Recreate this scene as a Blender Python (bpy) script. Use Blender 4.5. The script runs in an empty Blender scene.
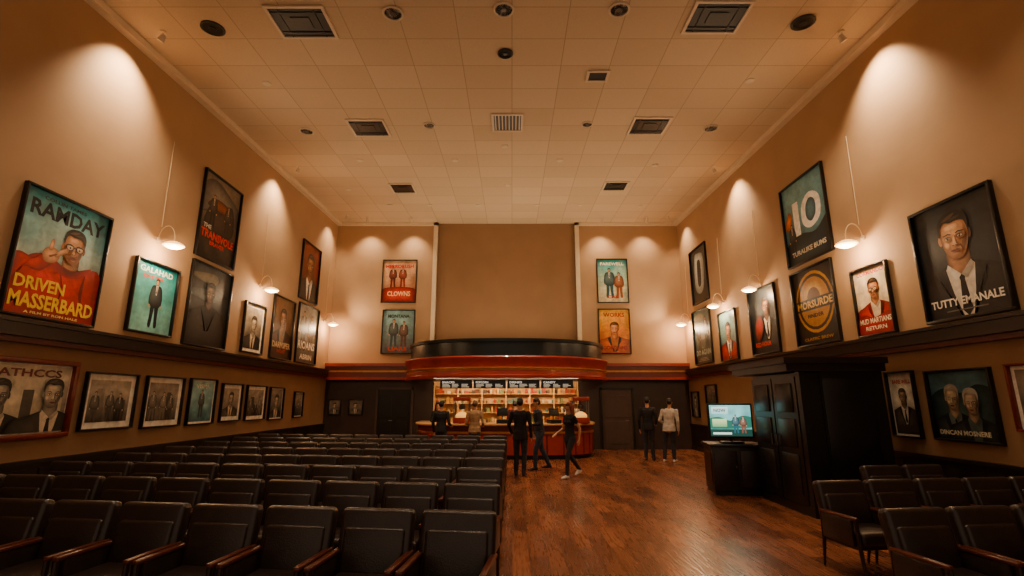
import bpy, bmesh, math, random
from mathutils import Vector, Matrix, Euler, noise
from mathutils.bvhtree import BVHTree
random.seed(7)
R=math.radians
scene=bpy.context.scene
COL=scene.collection

# ------------------------------------------------------------------ colours / materials
def srgb(c):
    if isinstance(c,str):
        c=c.lstrip('#'); c=[int(c[i:i+2],16)/255 for i in (0,2,4)]
    return tuple(c[:3])
def lin(c):
    return tuple(x/12.92 if x<=.04045 else ((x+.055)/1.055)**2.4 for x in srgb(c))
def mixc(a,c,t):
    a=srgb(a);c=srgb(c); return tuple(a[i]+(c[i]-a[i])*t for i in range(3))
def mat(name,col,rough=.5,metal=0,nscale=6,namt=.12,bump=0,bscale=60,emis=0,coat=0,ecol=None):
    m=bpy.data.materials.new(name); m.use_nodes=True
    nt=m.node_tree; N=nt.nodes; L=nt.links; b=N['Principled BSDF']
    tc=N.new('ShaderNodeTexCoord'); no=N.new('ShaderNodeTexNoise')
    no.inputs['Scale'].default_value=nscale; no.inputs['Detail'].default_value=4
    L.new(tc.outputs['Object'],no.inputs['Vector'])
    mr=N.new('ShaderNodeMapRange'); L.new(no.outputs['Fac'],mr.inputs['Value'])
    mr.inputs['From Min'].default_value=.3; mr.inputs['From Max'].default_value=.7
    mr.inputs['To Min'].default_value=1-namt; mr.inputs['To Max'].default_value=1+namt
    mx=N.new('ShaderNodeMix'); mx.data_type='RGBA'; mx.blend_type='MULTIPLY'
    mx.inputs['Factor'].default_value=1
    c=lin(col); mx.inputs[6].default_value=(*c,1); L.new(mr.outputs['Result'],mx.inputs[7])
    L.new(mx.outputs[2],b.inputs['Base Color'])
    b.inputs['Roughness'].default_value=rough; b.inputs['Metallic'].default_value=metal
    if coat: b.inputs['Coat Weight'].default_value=coat
    if bump:
        n2=N.new('ShaderNodeTexNoise'); n2.inputs['Scale'].default_value=bscale
        L.new(tc.outputs['Object'],n2.inputs['Vector'])
        bp=N.new('ShaderNodeBump'); bp.inputs['Strength'].default_value=bump; bp.inputs['Distance'].default_value=.01
        L.new(n2.outputs['Fac'],bp.inputs['Height']); L.new(bp.outputs['Normal'],b.inputs['Normal'])
    if emis:
        e=lin(ecol or col); b.inputs['Emission Color'].default_value=(*e,1); b.inputs['Emission Strength'].default_value=emis
    return m
def attr_mat(name,rough=.4,emis=0,lo=.8,hi=1.18,sc=9):
    m=bpy.data.materials.new(name); m.use_nodes=True
    nt=m.node_tree; N=nt.nodes; L=nt.links; b=N['Principled BSDF']
    a=N.new('ShaderNodeVertexColor'); a.layer_name='Col'
    tc=N.new('ShaderNodeTexCoord'); no=N.new('ShaderNodeTexNoise'); no.inputs['Scale'].default_value=sc; no.inputs['Detail'].default_value=8; no.inputs['Distortion'].default_value=.6
    L.new(tc.outputs['Object'],no.inputs['Vector'])
    mr=N.new('ShaderNodeMapRange'); L.new(no.outputs['Fac'],mr.inputs['Value'])
    mr.inputs['From Min'].default_value=.3; mr.inputs['From Max'].default_value=.7
    mr.inputs['To Min'].default_value=lo; mr.inputs['To Max'].default_value=hi
    mx=N.new('ShaderNodeMix'); mx.data_type='RGBA'; mx.blend_type='MULTIPLY'; mx.inputs['Factor'].default_value=1
    L.new(a.outputs['Color'],mx.inputs[6]); L.new(mr.outputs['Result'],mx.inputs[7])
    hs=N.new('ShaderNodeHueSaturation'); hs.inputs['Saturation'].default_value=1.12; L.new(mx.outputs[2],hs.inputs['Color'])
    L.new(hs.outputs['Color'],b.inputs['Base Color']); b.inputs['Roughness'].default_value=rough
    if emis:
        L.new(a.outputs['Color'],b.inputs['Emission Color']); b.inputs['Emission Strength'].default_value=emis
    return m
M_PRINT=attr_mat('poster_print',.4,0,.95,1.45)
M_SCREEN=attr_mat('lit_screen',.3,1.6)
M_MENU=attr_mat('menu_backlit',.4,.8)
M_SNACK=attr_mat('snack_packaging',.5)

# ------------------------------------------------------------------ mesh builder
class MB:
    def __init__(s): s.v=[]; s.f=[]; s.m=[]; s.c=[]; s.mats=[]
    def mi(s,m):
        if m not in s.mats: s.mats.append(m)
        return s.mats.index(m)
    def add(s,vs,fs,m,col=None,vcols=None,M=None):
        o=len(s.v); i=s.mi(m)
        for k,p in enumerate(vs):
            p=Vector(p)
            if M is not None: p=M@p
            s.v.append(tuple(p))
            s.c.append(vcols[k] if vcols else (col or (1,1,1)))
        for f in fs: s.f.append([o+j for j in f]); s.m.append(i)
    def box(s,x0,x1,y0,y1,z0,z1,m,col=None,M=None):
        vs=[(x,y,z) for z in (z0,z1) for y in (y0,y1) for x in (x0,x1)]
        s.add(vs,[(0,2,3,1),(4,5,7,6),(0,1,5,4),(2,6,7,3),(0,4,6,2),(1,3,7,5)],m,col,M=M)
    def rbox(s,c,size,m,r=.02,seg=3,rot=(0,0,0),puff=0,M=None):
        bm=bmesh.new(); bmesh.ops.create_cube(bm,size=1)
        for v in bm.verts: v.co=Vector((v.co.x*size[0],v.co.y*size[1],v.co.z*size[2]))
        bmesh.ops.bevel(bm,geom=bm.edges[:],offset=r,segments=seg,affect='EDGES',profile=.5)
        T=Matrix.Translation(c)@Euler(rot).to_matrix().to_4x4()
        if M is not None: T=M@T
        s.add([v.co.copy() for v in bm.verts],[[v.index for v in f.verts] for f in bm.faces],m,M=T); bm.free()
    def lathe(s,prof,m,c=(0,0,0),n=24,M=None):
        vs=[];fs=[]
        for r,z in prof:
            for k in range(n):
                a=2*math.pi*k/n; vs.append((c[0]+r*math.cos(a),c[1]+r*math.sin(a),c[2]+z))
        for j in range(len(prof)-1):
            for k in range(n):
                fs.append((j*n+k,j*n+(k+1)%n,(j+1)*n+(k+1)%n,(j+1)*n+k))
        if prof[0][0]>1e-4: fs.append(list(range(n))[::-1])
        if prof[-1][0]>1e-4: fs.append([ (len(prof)-1)*n+k for k in range(n)])
        s.add(vs,fs,m,M=M)
    def tube(s,pts,rs,m,n=10,M=None):
        pts=[Vector(p) for p in pts]
        if not hasattr(rs,'__len__'): rs=[rs]*len(pts)
        vs=[];fs=[]
        for i,p in enumerate(pts):
            d=(pts[min(i+1,len(pts)-1)]-pts[max(i-1,0)]).normalized()
            a=d.orthogonal().normalized() if i==0 else (pa-d*pa.dot(d)).normalized()
            pa=a; b=d.cross(a)
            for k in range(n):
                t=2*math.pi*k/n; vs.append(p+(a*math.cos(t)+b*math.sin(t))*rs[i])
        for i in range(len(pts)-1):
            for k in range(n): fs.append((i*n+k,i*n+(k+1)%n,(i+1)*n+(k+1)%n,(i+1)*n+k))
        fs.append(list(range(n))[::-1]); fs.append([(len(pts)-1)*n+k for k in range(n)])
        s.add(vs,fs,m,M=M)
    def mesh(s,name,sharp=35):
        me=bpy.data.meshes.new(name); me.from_pydata(s.v,[],s.f)
        for m in s.mats: me.materials.append(m)
        me.polygons.foreach_set('material_index',s.m)
        me.polygons.foreach_set('use_smooth',[True]*len(s.f))
        ca=me.color_attributes.new('Col','FLOAT_COLOR','POINT')
        flat=[]
        for c in s.c: flat+= [c[0],c[1],c[2],1]
        ca.data.foreach_set('color',flat)
        me.update(); me.set_sharp_from_angle(angle=R(sharp)); return me
    def obj(s,name,loc=(0,0,0),rot=(0,0,0),sharp=35):
        o=bpy.data.objects.new(name,s.mesh(name,sharp)); o.location=loc; o.rotation_euler=rot; COL.objects.link(o); return o

# ------------------------------------------------------------------ base materials
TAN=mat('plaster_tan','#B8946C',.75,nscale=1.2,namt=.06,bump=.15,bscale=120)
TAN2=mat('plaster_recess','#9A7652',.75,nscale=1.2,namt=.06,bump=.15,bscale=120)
LOWTAN=mat('plaster_lower','#96724E',.7,nscale=1.5,namt=.1,bump=.15,bscale=100)
DARKW=mat('dark_wall_paint','#33241D',.5,nscale=2,namt=.2)
WAINS=mat('dark_wainscot','#20140F',.4,nscale=4,namt=.2)
LEDGE=mat('ledge_dark_wood','#1C1210',.35,nscale=5,namt=.2)
CREAM=mat('cream_trim','#EAD6B4',.5,namt=.04)
RED=mat('burgundy_lacquer','#962A18',.38,nscale=3,namt=.15,coat=.15)
RED2=mat('dark_red_lacquer','#601B12',.4,nscale=3,namt=.15)
GOLD=mat('brass_trim','#B87434',.35,metal=.6)
DRUM=mat('canopy_dark_metal','#1C2224',.3,metal=.3,nscale=2,namt=.2)
BLACK=mat('black_paint','#0E0D0D',.4,namt=.2)
BLACKW=mat('booth_black_wood','#141112',.35,nscale=6,namt=.3)
LEATHER=mat('dark_brown_leather','#2A1E19',.3,nscale=10,namt=.2,bump=.25,bscale=90)
WOOD=mat('walnut_arm','#552618',.3,nscale=14,namt=.3)
DWOOD=mat('dark_walnut','#22120D',.4,nscale=14,namt=.3)
FRB=mat('frame_black','#0B0A0A',.35,namt=.1)
FRR=mat('frame_mahogany','#6E2012',.3,nscale=10,namt=.25)
STEEL=mat('brushed_steel','#7C7872',.35,metal=.9)
WIRE=mat('lamp_wire','#E8CFA4',.5)
WHITEP=mat('white_enamel','#E0CFB4',.4,namt=.03)
SHADE=mat('frosted_lamp_shade','#F4DCB0',.4,namt=.03,emis=3.0,ecol='#FFB868')
BULB=mat('lamp_glow','#FFD9A0',.5,namt=0,emis=18,ecol='#FFBE74')
DOWN=mat('downlight_glow','#FFE0B0',.5,namt=0,emis=6,ecol='#FFBE78')
GRILL=mat('vent_grey','#3A342D',.6)
DGREY=mat('door_grey_brown','#4A3830',.5)
COUNTTOP=mat('counter_top','#D0A06C',.25,namt=.1)
SHELF=mat('shelf_cream','#D0A468',.5,namt=.05)

# ---- floor: staggered hardwood blocks
def floor_mat():
    m=bpy.data.materials.new('hardwood_floor'); m.use_nodes=True
    nt=m.node_tree; N=nt.nodes; L=nt.links; b=N['Principled BSDF']
    tc=N.new('ShaderNodeTexCoord')
    mp=N.new('ShaderNodeMapping'); mp.inputs['Rotation'].default_value=(0,0,R(90)); L.new(tc.outputs['Object'],mp.inputs['Vector'])
    k=N.new('ShaderNodeTexBrick'); k.offset=.5; k.inputs['Scale'].default_value=1
    k.inputs['Brick Width'].default_value=.78; k.inputs['Row Height'].default_value=.2
    k.inputs['Mortar Size'].default_value=.004; k.inputs['Mortar Smooth'].default_value=.3; k.inputs['Bias'].default_value=0
    k.inputs['Color1'].default_value=(*lin('#96593A'),1); k.inputs['Color2'].default_value=(*lin('#56301F'),1)
    k.inputs['Mortar'].default_value=(*lin('#24120B'),1)
    L.new(mp.outputs[0],k.inputs['Vector'])
    # long wood grain
    mg=N.new('ShaderNodeMapping'); mg.inputs['Scale'].default_value=(14,1.2,1); L.new(tc.outputs['Object'],mg.inputs['Vector'])
    no=N.new('ShaderNodeTexNoise'); no.inputs['Scale'].default_value=2.2; no.inputs['Detail'].default_value=5; L.new(mg.outputs[0],no.inputs['Vector'])
    mr=N.new('ShaderNodeMapRange'); mr.inputs['From Min'].default_value=.25; mr.inputs['From Max'].default_value=.75
    mr.inputs['To Min'].default_value=.78; mr.inputs['To Max'].default_value=1.22; L.new(no.outputs['Fac'],mr.inputs['Value'])
    m2=N.new('ShaderNodeMix'); m2.data_type='RGBA'; m2.blend_type='MULTIPLY'; m2.inputs['Factor'].default_value=1
    L.new(k.outputs['Color'],m2.inputs[6]); L.new(mr.outputs[0],m2.inputs[7]); L.new(m2.outputs[2],b.inputs['Base Color'])
    r=N.new('ShaderNodeMapRange'); r.inputs['To Min'].default_value=.2; r.inputs['To Max'].default_value=.36
    L.new(no.outputs['Fac'],r.inputs['Value']); L.new(r.outputs[0],b.inputs['Roughness'])
    return m
def ceil_mat():
    m=bpy.data.materials.new('ceiling_tiles'); m.use_nodes=True
    nt=m.node_tree; N=nt.nodes; L=nt.links; b=N['Principled BSDF']
    tc=N.new('ShaderNodeTexCoord')
    k=N.new('ShaderNodeTexBrick'); k.offset=0; k.inputs['Scale'].default_value=1
    k.inputs['Brick Width'].default_value=.98; k.inputs['Row Height'].default_value=.8
    k.inputs['Mortar Size'].default_value=.009; k.inputs['Mortar Smooth'].default_value=.1
    k.inputs['Color1'].default_value=(*lin('#DCC6A4'),1); k.inputs['Color2'].default_value=(*lin('#D2BB97'),1)
    k.inputs['Mortar'].default_value=(*lin('#B89F7C'),1)
    L.new(tc.outputs['Object'],k.inputs['Vector'])
    no=N.new('ShaderNodeTexNoise'); no.inputs['Scale'].default_value=40; L.new(tc.outputs['Object'],no.inputs['Vector'])
    mr=N.new('ShaderNodeMapRange'); mr.inputs['To Min'].default_value=.9; mr.inputs['To Max'].default_value=1.1; L.new(no.outputs['Fac'],mr.inputs['Value'])
    m2=N.new('ShaderNodeMix'); m2.data_type='RGBA'; m2.blend_type='MULTIPLY'; m2.inputs['Factor'].default_value=1
    L.new(k.outputs['Color'],m2.inputs[6]); L.new(mr.outputs[0],m2.inputs[7]); L.new(m2.outputs[2],b.inputs['Base Color'])
    b.inputs['Roughness'].default_value=.8
    return m

# ------------------------------------------------------------------ room shell
XL,XR,YB,YF=-6.95,6.6,19.0,-2.5
def cz(y): return 8.68-.0385*(19-y)
b=MB(); b.box(XL-.2,XR+.2,YF,YB+.9,-.1,0,floor_mat()); b.obj('floor')
b=MB(); vs=[]
for y in (YF,YB+.9):
    for x in (XL-.2,XR+.2): vs+=[(x,y,cz(y)),(x,y,cz(y)+.2)]
b.add(vs,[(0,4,6,2),(1,3,7,5),(0,2,3,1),(4,5,7,6),(0,1,5,4),(2,6,7,3)],ceil_mat()); b.obj('ceiling')
b=MB(); b.box(XL-.2,XL,YF,YB+.9,2.7,9,TAN); b.box(XL-.2,XL,YF,YB+.9,0,2.7,LOWTAN); b.obj('wall_left')
b=MB(); b.box(XR,XR+.2,YF,YB+.9,2.7,9,TAN); b.box(XR,XR+.2,YF,YB+.9,0,2.7,LOWTAN); b.obj('wall_right')
NX0,NX1=-2.95,2.5
b=MB()
b.box(XL,NX0,YB,YB+.7,2.7,9,TAN); b.box(NX1,XR,YB,YB+.7,2.7,9,TAN)
b.box(XL,NX0,YB,YB+.7,0,2.7,DARKW); b.box(NX1,XR,YB,YB+.7,0,2.7,DARKW)
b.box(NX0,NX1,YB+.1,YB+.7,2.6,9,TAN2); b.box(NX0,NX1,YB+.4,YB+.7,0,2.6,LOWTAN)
b.obj('wall_back')
def trim(name,*bx):
    b=MB()
    for q in bx: b.box(*q)
    return b.obj(name)
for nm,x0,x1 in (('l',XL,XL+.16),('r',XR-.16,XR)):
    b=MB(); vs=[]
    for y in (YF,YB):
        for x in (x0,x1): vs+=[(x,y,cz(y)-.13),(x,y,cz(y)-.002)]
    b.add(vs,[(0,4,6,2),(1,3,7,5),(0,2,3,1),(4,5,7,6),(0,1,5,4),(2,6,7,3)],CREAM); b.obj('trim_crown_'+('left' if nm=='l' else 'right'))
trim('trim_crown_back',(XL+.17,NX0,YB-.1,YB-.002,cz(YB)-.13,cz(YB)-.01,CREAM),(NX1,XR-.17,YB-.1,YB-.002,cz(YB)-.13,cz(YB)-.01,CREAM))
trim('trim_pilaster',(NX0-.16,NX0,YB-.1,YB+.09,3.1,cz(YB)-.01,CREAM))
trim('trim_pilaster.001',(NX1,NX1+.16,YB-.1,YB+.09,3.1,cz(YB)-.01,CREAM))
trim('trim_ledge_left',(XL,XL+.16,YF,YB-.3,2.62,2.83,LEDGE),(XL,XL+.2,YF,YB-.3,2.8,2.85,LEDGE),(XL,XL+.1,YF,YB-.3,2.54,2.62,RED2))
trim('trim_ledge_right',(XR-.16,XR,YF,YB-.3,2.62,2.83,LEDGE),(XR-.2,XR,YF,YB-.3,2.8,2.85,LEDGE),(XR-.1,XR,YF,YB-.3,2.54,2.62,RED2))
for nm,xa,xb in (('left',XL,XL+.04),('right',XR-.04,XR)):
    b=MB(); b.box(xa,xb,YF,YB,0,.86,WAINS); 
    if nm=='left': b.box(xa,xb+.03,YF,YB,.86,.91,WAINS); b.box(xa,xb+.02,YF,YB,0,.14,WAINS)
    else: b.box(xa-.03,xb,YF,YB,.86,.91,WAINS); b.box(xa-.02,xb,YF,YB,0,.14,WAINS)
    y=YF+.3
    while y<YB-.6:
        if nm=='left': b.box(xb,xb+.012,y,y+.9,.22,.78,WAINS)
        else: b.box(xa-.012,xa,y,y+.9,.22,.78,WAINS)
        y+=1.1
    b.obj('baseboard_'+nm)
for i,(x0,x1) in enumerate(((XL,-3.2),(2.9,XR))):
    b=MB(); b.box(x0,x1,YB-.22,YB,2.55,3.0,RED2); b.box(x0,x1,YB-.27,YB,2.98,3.09,RED); b.box(x0,x1,YB-.26,YB,2.48,2.57,RED); b.box(x0,x1,YB-.235,YB-.2,2.76,2.82,GOLD)
    b.obj('trim_fascia_back' + ('' if i==0 else '.001'))
trim('trim_niche_soffit',(NX0,NX1,YB+.0,YB+.4,2.45,2.6,DARKW))

# ------------------------------------------------------------------ curved canopy
def arc(cx,hw,yb,dep,n=64,p=2.4):
    pts=[]
    for i in range(n+1):
        a=math.pi*i/n; ca=math.cos(a); sa=math.sin(a)
        pts.append((cx-hw*math.copysign(abs(ca)**(2/p),ca), yb-dep*abs(sa)**(2/p)))
    return pts
def sweep(b,prof,cx,hw,yb,dep,m,p=2.4,cap=True):
    rows=[arc(cx,hw+o,yb,dep+o,p=p) for o,z in prof]; n=len(rows[0]); vs=[];fs=[]
    for (o,z),r in zip(prof,rows):
        for x,y in r: vs.append((x,y,z))
    for j in range(len(prof)-1):
        for i in range(n-1): fs.append((j*n+i,j*n+i+1,(j+1)*n+i+1,(j+1)*n+i))
    b.add(vs,fs,m)
b=MB(); cx,hw,yb,dep=-.2,3.5,YB-.02,3.2
sweep(b,[(0,2.42),(.18,2.42),(.19,2.5),(.13,2.53),(.12,2.66)],cx,hw,yb,dep,RED)
sweep(b,[(.12,2.66),(.12,2.7),(.16,2.71),(.16,2.75),(.12,2.76)],cx,hw,yb,dep,GOLD)
sweep(b,[(.12,2.76),(.13,2.88),(.18,2.98),(.2,3.06),(.18,3.1),(.02,3.12)],cx,hw,yb,dep,RED)
sweep(b,[(.02,3.12),(0,3.13),(0,3.55)],cx,hw,yb,dep,DRUM)
sweep(b,[(0,3.55),(.05,3.56),(.06,3.66),(-.02,3.67),(-.06,3.6),(-.06,3.3)],cx,hw,yb,dep,DRUM)
a1=arc(cx,hw,yb,dep)
b.add([(x,y,2.43) for x,y in a1],[list(range(len(a1)))],DARKW)
a2=arc(cx,hw-.05,yb,dep-.05); b.add([(x,y,3.3) for x,y in a2],[list(range(len(a2)))],DRUM)
b.obj('concession_canopy')
# ------------------------------------------------------------------ counter
b=MB(); C=(-.22,2.9,18.1,2.35)
def swc(prof,m): sweep(b,prof,*C,m,p=4)
swc([(-.06,0),(-.06,.12),(0,.125)],BLACK)
swc([(0,.125),(.0,.74)],RED); swc([(0,.74),(.03,.75),(.03,.8),(0,.81)],GOLD); swc([(0,.81),(0,.98)],RED2)
swc([(0,.98),(.07,.985),(.08,1.0),(.08,1.03),(.06,1.045),(-.55,1.045),(-.55,1.0)],COUNTTOP)
swc([(-.5,1.0),(-.5,0)],DWOOD)
for t in range(4,61,4):
    x,y=arc(C[0],C[1],C[2],C[3],p=4)[t]; x2,y2=arc(C[0],C[1],C[2],C[3],p=4)[t+1]
    ang=math.atan2(y2-y,x2-x)
    b.rbox((x,y,.44),(.05,.03,.6),RED2,.008,1,rot=(0,0,ang))
b.obj('concession_counter')
b=MB(); x0,x1=NX0+.05,NX1-.05; yy=YB+.38
b.box(x0,x1,yy-.05,yy,.0,2.43,SHELF); b.box(x0,x1,yy-.5,yy-.05,0,.9,DWOOD); b.box(x0,x1,yy-.52,yy-.05,.9,.94,COUNTTOP)
for z in (1.28,1.62,1.96,2.25): b.box(x0,x1,yy-.34,yy-.05,z,z+.025,SHELF)
for i in range(7): 
    x=x0+(x1-x0)*i/6; b.box(x-.02,x+.02,yy-.36,yy-.05,.94,2.43,SHELF)
pal=['#B8472A','#D2933B','#E0C89C','#985A3A','#5C7F7B','#D9B07A','#A84A38','#E4C690','#7A8A5A','#B97333','#E8D0A0','#4B3B2B','#6A3A22']
for z,hh in ((.94,.28),(1.305,.24),(1.645,.24),(1.985,.2)):
    x=x0+.06
    while x<x1-.12:
        w=random.uniform(.05,.14); h=random.uniform(.1,hh); c=lin(random.choice(pal))
        if random.random()<.85:
            if random.random()<.4:
                b.lathe([(w*.4,0),(w*.42,h*.6),(w*.2,h*.8),(w*.2,h)],M_SNACK,(x+w/2,yy-.2,z),8)
                for q in range(len(b.c)-32,len(b.c)): b.c[q]=c
            else: b.box(x,x+w,yy-.28,yy-.12,z,z+h,M_SNACK,c)
        x+=w+random.uniform(.01,.05)
b.obj('snack_shelf_display')
GL=mat('popcorn_glow','#F2C35A',.6,emis=1.2,ecol='#F0A840',nscale=30,namt=.4)
def popcorn(x,y,z):
    b=MB()
    b.rbox((0,0,.09),(.5,.42,.18),RED,.015); b.rbox((0,0,.74),(.52,.44,.12),RED,.02)
    for sx in (-.23,.23):
        for sy in (-.19,.19): b.box(sx-.015,sx+.015,sy-.015,sy+.015,.18,.7,STEEL)
    b.lathe([(.02,.6),(.09,.56),(.1,.46),(.08,.42)],STEEL,n=16); b.tube([(0,0,.6),(0,0,.7)],.012,STEEL)
    b.lathe([(.2,.18),(.2,.24),(.14,.31),(.05,.35),(0.0,.36)],GL,n=14)
    b.obj('popcorn_machine',(x,y,z))
popcorn(2.15,16.15,1.046); popcorn(-1.55,16.0,1.046)
def register(x,y,z,r):
    b=MB(); b.rbox((0,0,.06),(.36,.36,.12),BLACK,.01); b.tube([(0,.05,.12),(0,.05,.25)],.02,BLACK)
    b.rbox((0,0,.34),(.34,.03,.24),BLACK,.01,rot=(R(-15),0,0)); b.rbox((0,.02,.34),(.3,.02,.2),BLACK,.004,1,rot=(R(-15),0,0))
    b.obj('cash_register',(x,y,z),(0,0,r))
register(-.3,16.0,1.046,0); register(1.3,16.0,1.046,R(20))

# ------------------------------------------------------------------ flat art helpers
_tc={}
def text_geo(s):
    if s in _tc: return _tc[s]
    cu=bpy.data.curves.new('t','FONT'); cu.body=s; cu.offset=.03; cu.resolution_u=2
    o=bpy.data.objects.new('t',cu); COL.objects.link(o); bpy.context.view_layer.update()
    dg=bpy.context.evaluated_depsgraph_get(); me=bpy.data.meshes.new_from_object(o.evaluated_get(dg))
    vs=[v.co.copy() for v in me.vertices]; fs=[list(p.vertices) for p in me.polygons]
    bpy.data.objects.remove(o); bpy.data.meshes.remove(me); bpy.data.curves.remove(cu)
    xs=[v.x for v in vs]; ys=[v.y for v in vs]; a,c=min(xs),max(xs); d,e=min(ys),max(ys)
    vs=[((v.x-a)/(c-a)-.5,(v.y-d)/(e-d)-.5) for v in vs]
    _tc[s]=(vs,fs); return _tc[s]
def smooth(pts,n=5):
    out=[];N=len(pts)
    for i in range(N):
        p0,p1,p2,p3=[pts[(i+k-1)%N] for k in range(4)]
        for j in range(n):
            t=j/n
            out.append(tuple(.5*((2*p1[q])+(-p0[q]+p2[q])*t+(2*p0[q]-5*p1[q]+4*p2[q]-p3[q])*t*t+(-p0[q]+3*p1[q]-3*p2[q]+p3[q])*t**3) for q in (0,1)))
    return out
def clipc(v): return min(max(v,0.0),1.0)
def clip_poly(pts):
    def cl(P,ins,itx):
        o=[]
        for i in range(len(P)):
            a=P[i-1];c=P[i]
            if ins(c):
                if not ins(a): o.append(itx(a,c))
                o.append(c)
            elif ins(a): o.append(itx(a,c))
        return o
    def mk(ax,val,sg):
        return (lambda p:(p[ax]-val)*sg>=0),(lambda a,c:tuple(a[q]+(c[q]-a[q])*((val-a[ax])/(c[ax]-a[ax])) for q in (0,1)))
    for ax,val,sg in ((0,0,1),(0,1,-1),(1,0,1),(1,1,-1)):
        if len(pts)<3: return []
        f,g=mk(ax,val,sg); pts=cl(pts,f,g)
    return pts
_seed=[0]
def draw(b,items,w,h,m,y0=0,x0=0,z0=0,step=.0008):
    # local plane: x right, z up, front towards -y
    d=y0; _seed[0]+=1; sd=_seed[0]*7.3
    for it in items:
        d-=step; k=it[0]
        P=lambda u,v:(x0+u*w,d,z0+v*h)
        if k=='g':
            _,u0,v0,u1,v1,ct,cb=it; ct=lin(ct);cb=lin(cb)
            if u1-u0>.95 and v1-v0>.95 and ct!=cb:
                nx,ny=16,20; vs=[];vc=[];fs=[]
                for j in range(ny+1):
                    for i in range(nx+1):
                        u=u0+(u1-u0)*i/nx; v=v0+(v1-v0)*j/ny; vs.append(P(u,v))
                        n_=noise.fractal(Vector((u*3+sd,v*3,0)),1,2,3); t=min(max(v+.25*n_,0),1); f=1+.45*noise.noise(Vector((u*5,v*5+sd,2)))
                        f*=1-.35*((u-.5)**2+(v-.5)**2)*2
                        vc.append(tuple((cb[q]+(ct[q]-cb[q])*t)*f for q in range(3)))
                for j in range(ny):
                    for i in range(nx): a=j*(nx+1)+i; fs.append((a,a+1,a+nx+2,a+nx+1))
                b.add(vs,fs,m,vcols=vc)
            else: b.add([P(u0,v0),P(u1,v0),P(u1,v1),P(u0,v1)],[(0,1,2,3)],m,vcols=[cb,cb,ct,ct])
        elif k=='f':   # radial-gradient painted shape
            _,pts,ce,cc,ec=it; pts=clip_poly(smooth(pts)); ce=(clipc(ce[0]),clipc(ce[1]))
            if len(pts)<3: continue
            cc=lin(cc);ec=lin(ec); n=len(pts); vs=[P(*ce)];vc=[cc];fs=[]
            for t in (.35,.7,1):
                for q in pts: vs.append(P(ce[0]+(q[0]-ce[0])*t,ce[1]+(q[1]-ce[1])*t)); tt=t**1.6; vc.append(tuple(cc[z]+(ec[z]-cc[z])*tt for z in range(3)))
            for i in range(n): fs.append((0,1+i,1+(i+1)%n))
            for r_ in range(2):
                for i in range(n): fs.append((1+r_*n+i,1+(r_+1)*n+i,1+(r_+1)*n+(i+1)%n,1+r_*n+(i+1)%n))
            b.add(vs,fs,m,vcols=vc)
        elif k in ('p','s','e'):
            if k=='e': 
                _,cx,cy,rx,ry,c=it; pts=[(cx+rx*math.cos(2*math.pi*i/24),cy+ry*math.sin(2*math.pi*i/24)) for i in range(24)]
            elif k=='s': pts=smooth(it[1]); c=it[2]
            else: pts=it[1]; c=it[2]
            pts=clip_poly(pts)
            if len(pts)>2: b.add([P(*q) for q in pts],[list(range(len(pts)))],m,lin(c))
        elif k=='t':
            _,s,cx,cy,tw,th,c=it[:7]
            vs,fs=text_geo(s)
            b.add([P(cx+x*tw,cy+y*th) for x,y in vs],fs,m,lin(c))
def poster(name,side,a0,a1,z0,z1,items,fw=.035,fm=None,matw=0,matc='#E8E0D0',thick=.07):
    fm=fm or FRB; w=abs(a1-a0); h=z1-z0; b=MB()
    b.rbox((w/2,-thick/2,h-fw/2),(w,thick,fw),fm,.006,2); b.rbox((w/2,-thick/2,fw/2),(w,thick,fw),fm,.006,2)
    b.rbox((fw/2,-thick/2,h/2),(fw,thick,h-2*fw+.01),fm,.006,2); b.rbox((w-fw/2,-thick/2,h/2),(fw,thick,h-2*fw+.01),fm,.006,2)
    b.box(fw*.5,w-fw*.5,-.01,0,fw*.5,h-fw*.5,fm)
    x0=fw;zz=fw;iw=w-2*fw;ih=h-2*fw
    if matw:
        draw(b,[('g',0,0,1,1,matc,matc)],iw,ih,M_PRINT,-.011,x0,zz)
        x0+=matw;zz+=matw;iw-=2*matw;ih-=2*matw
    draw(b,items,iw,ih,M_PRINT,-.013,x0,zz,.0006)
    lo=min(a0,a1);hi=max(a0,a1)
    if side=='L': return b.obj(name,(XL+.004,lo,z0),(0,0,R(90)))
    if side=='R': return b.obj(name,(XR-.004,hi,z0),(0,0,R(-90)))
    return b.obj(name,(lo,YB-.004,z0))
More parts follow.
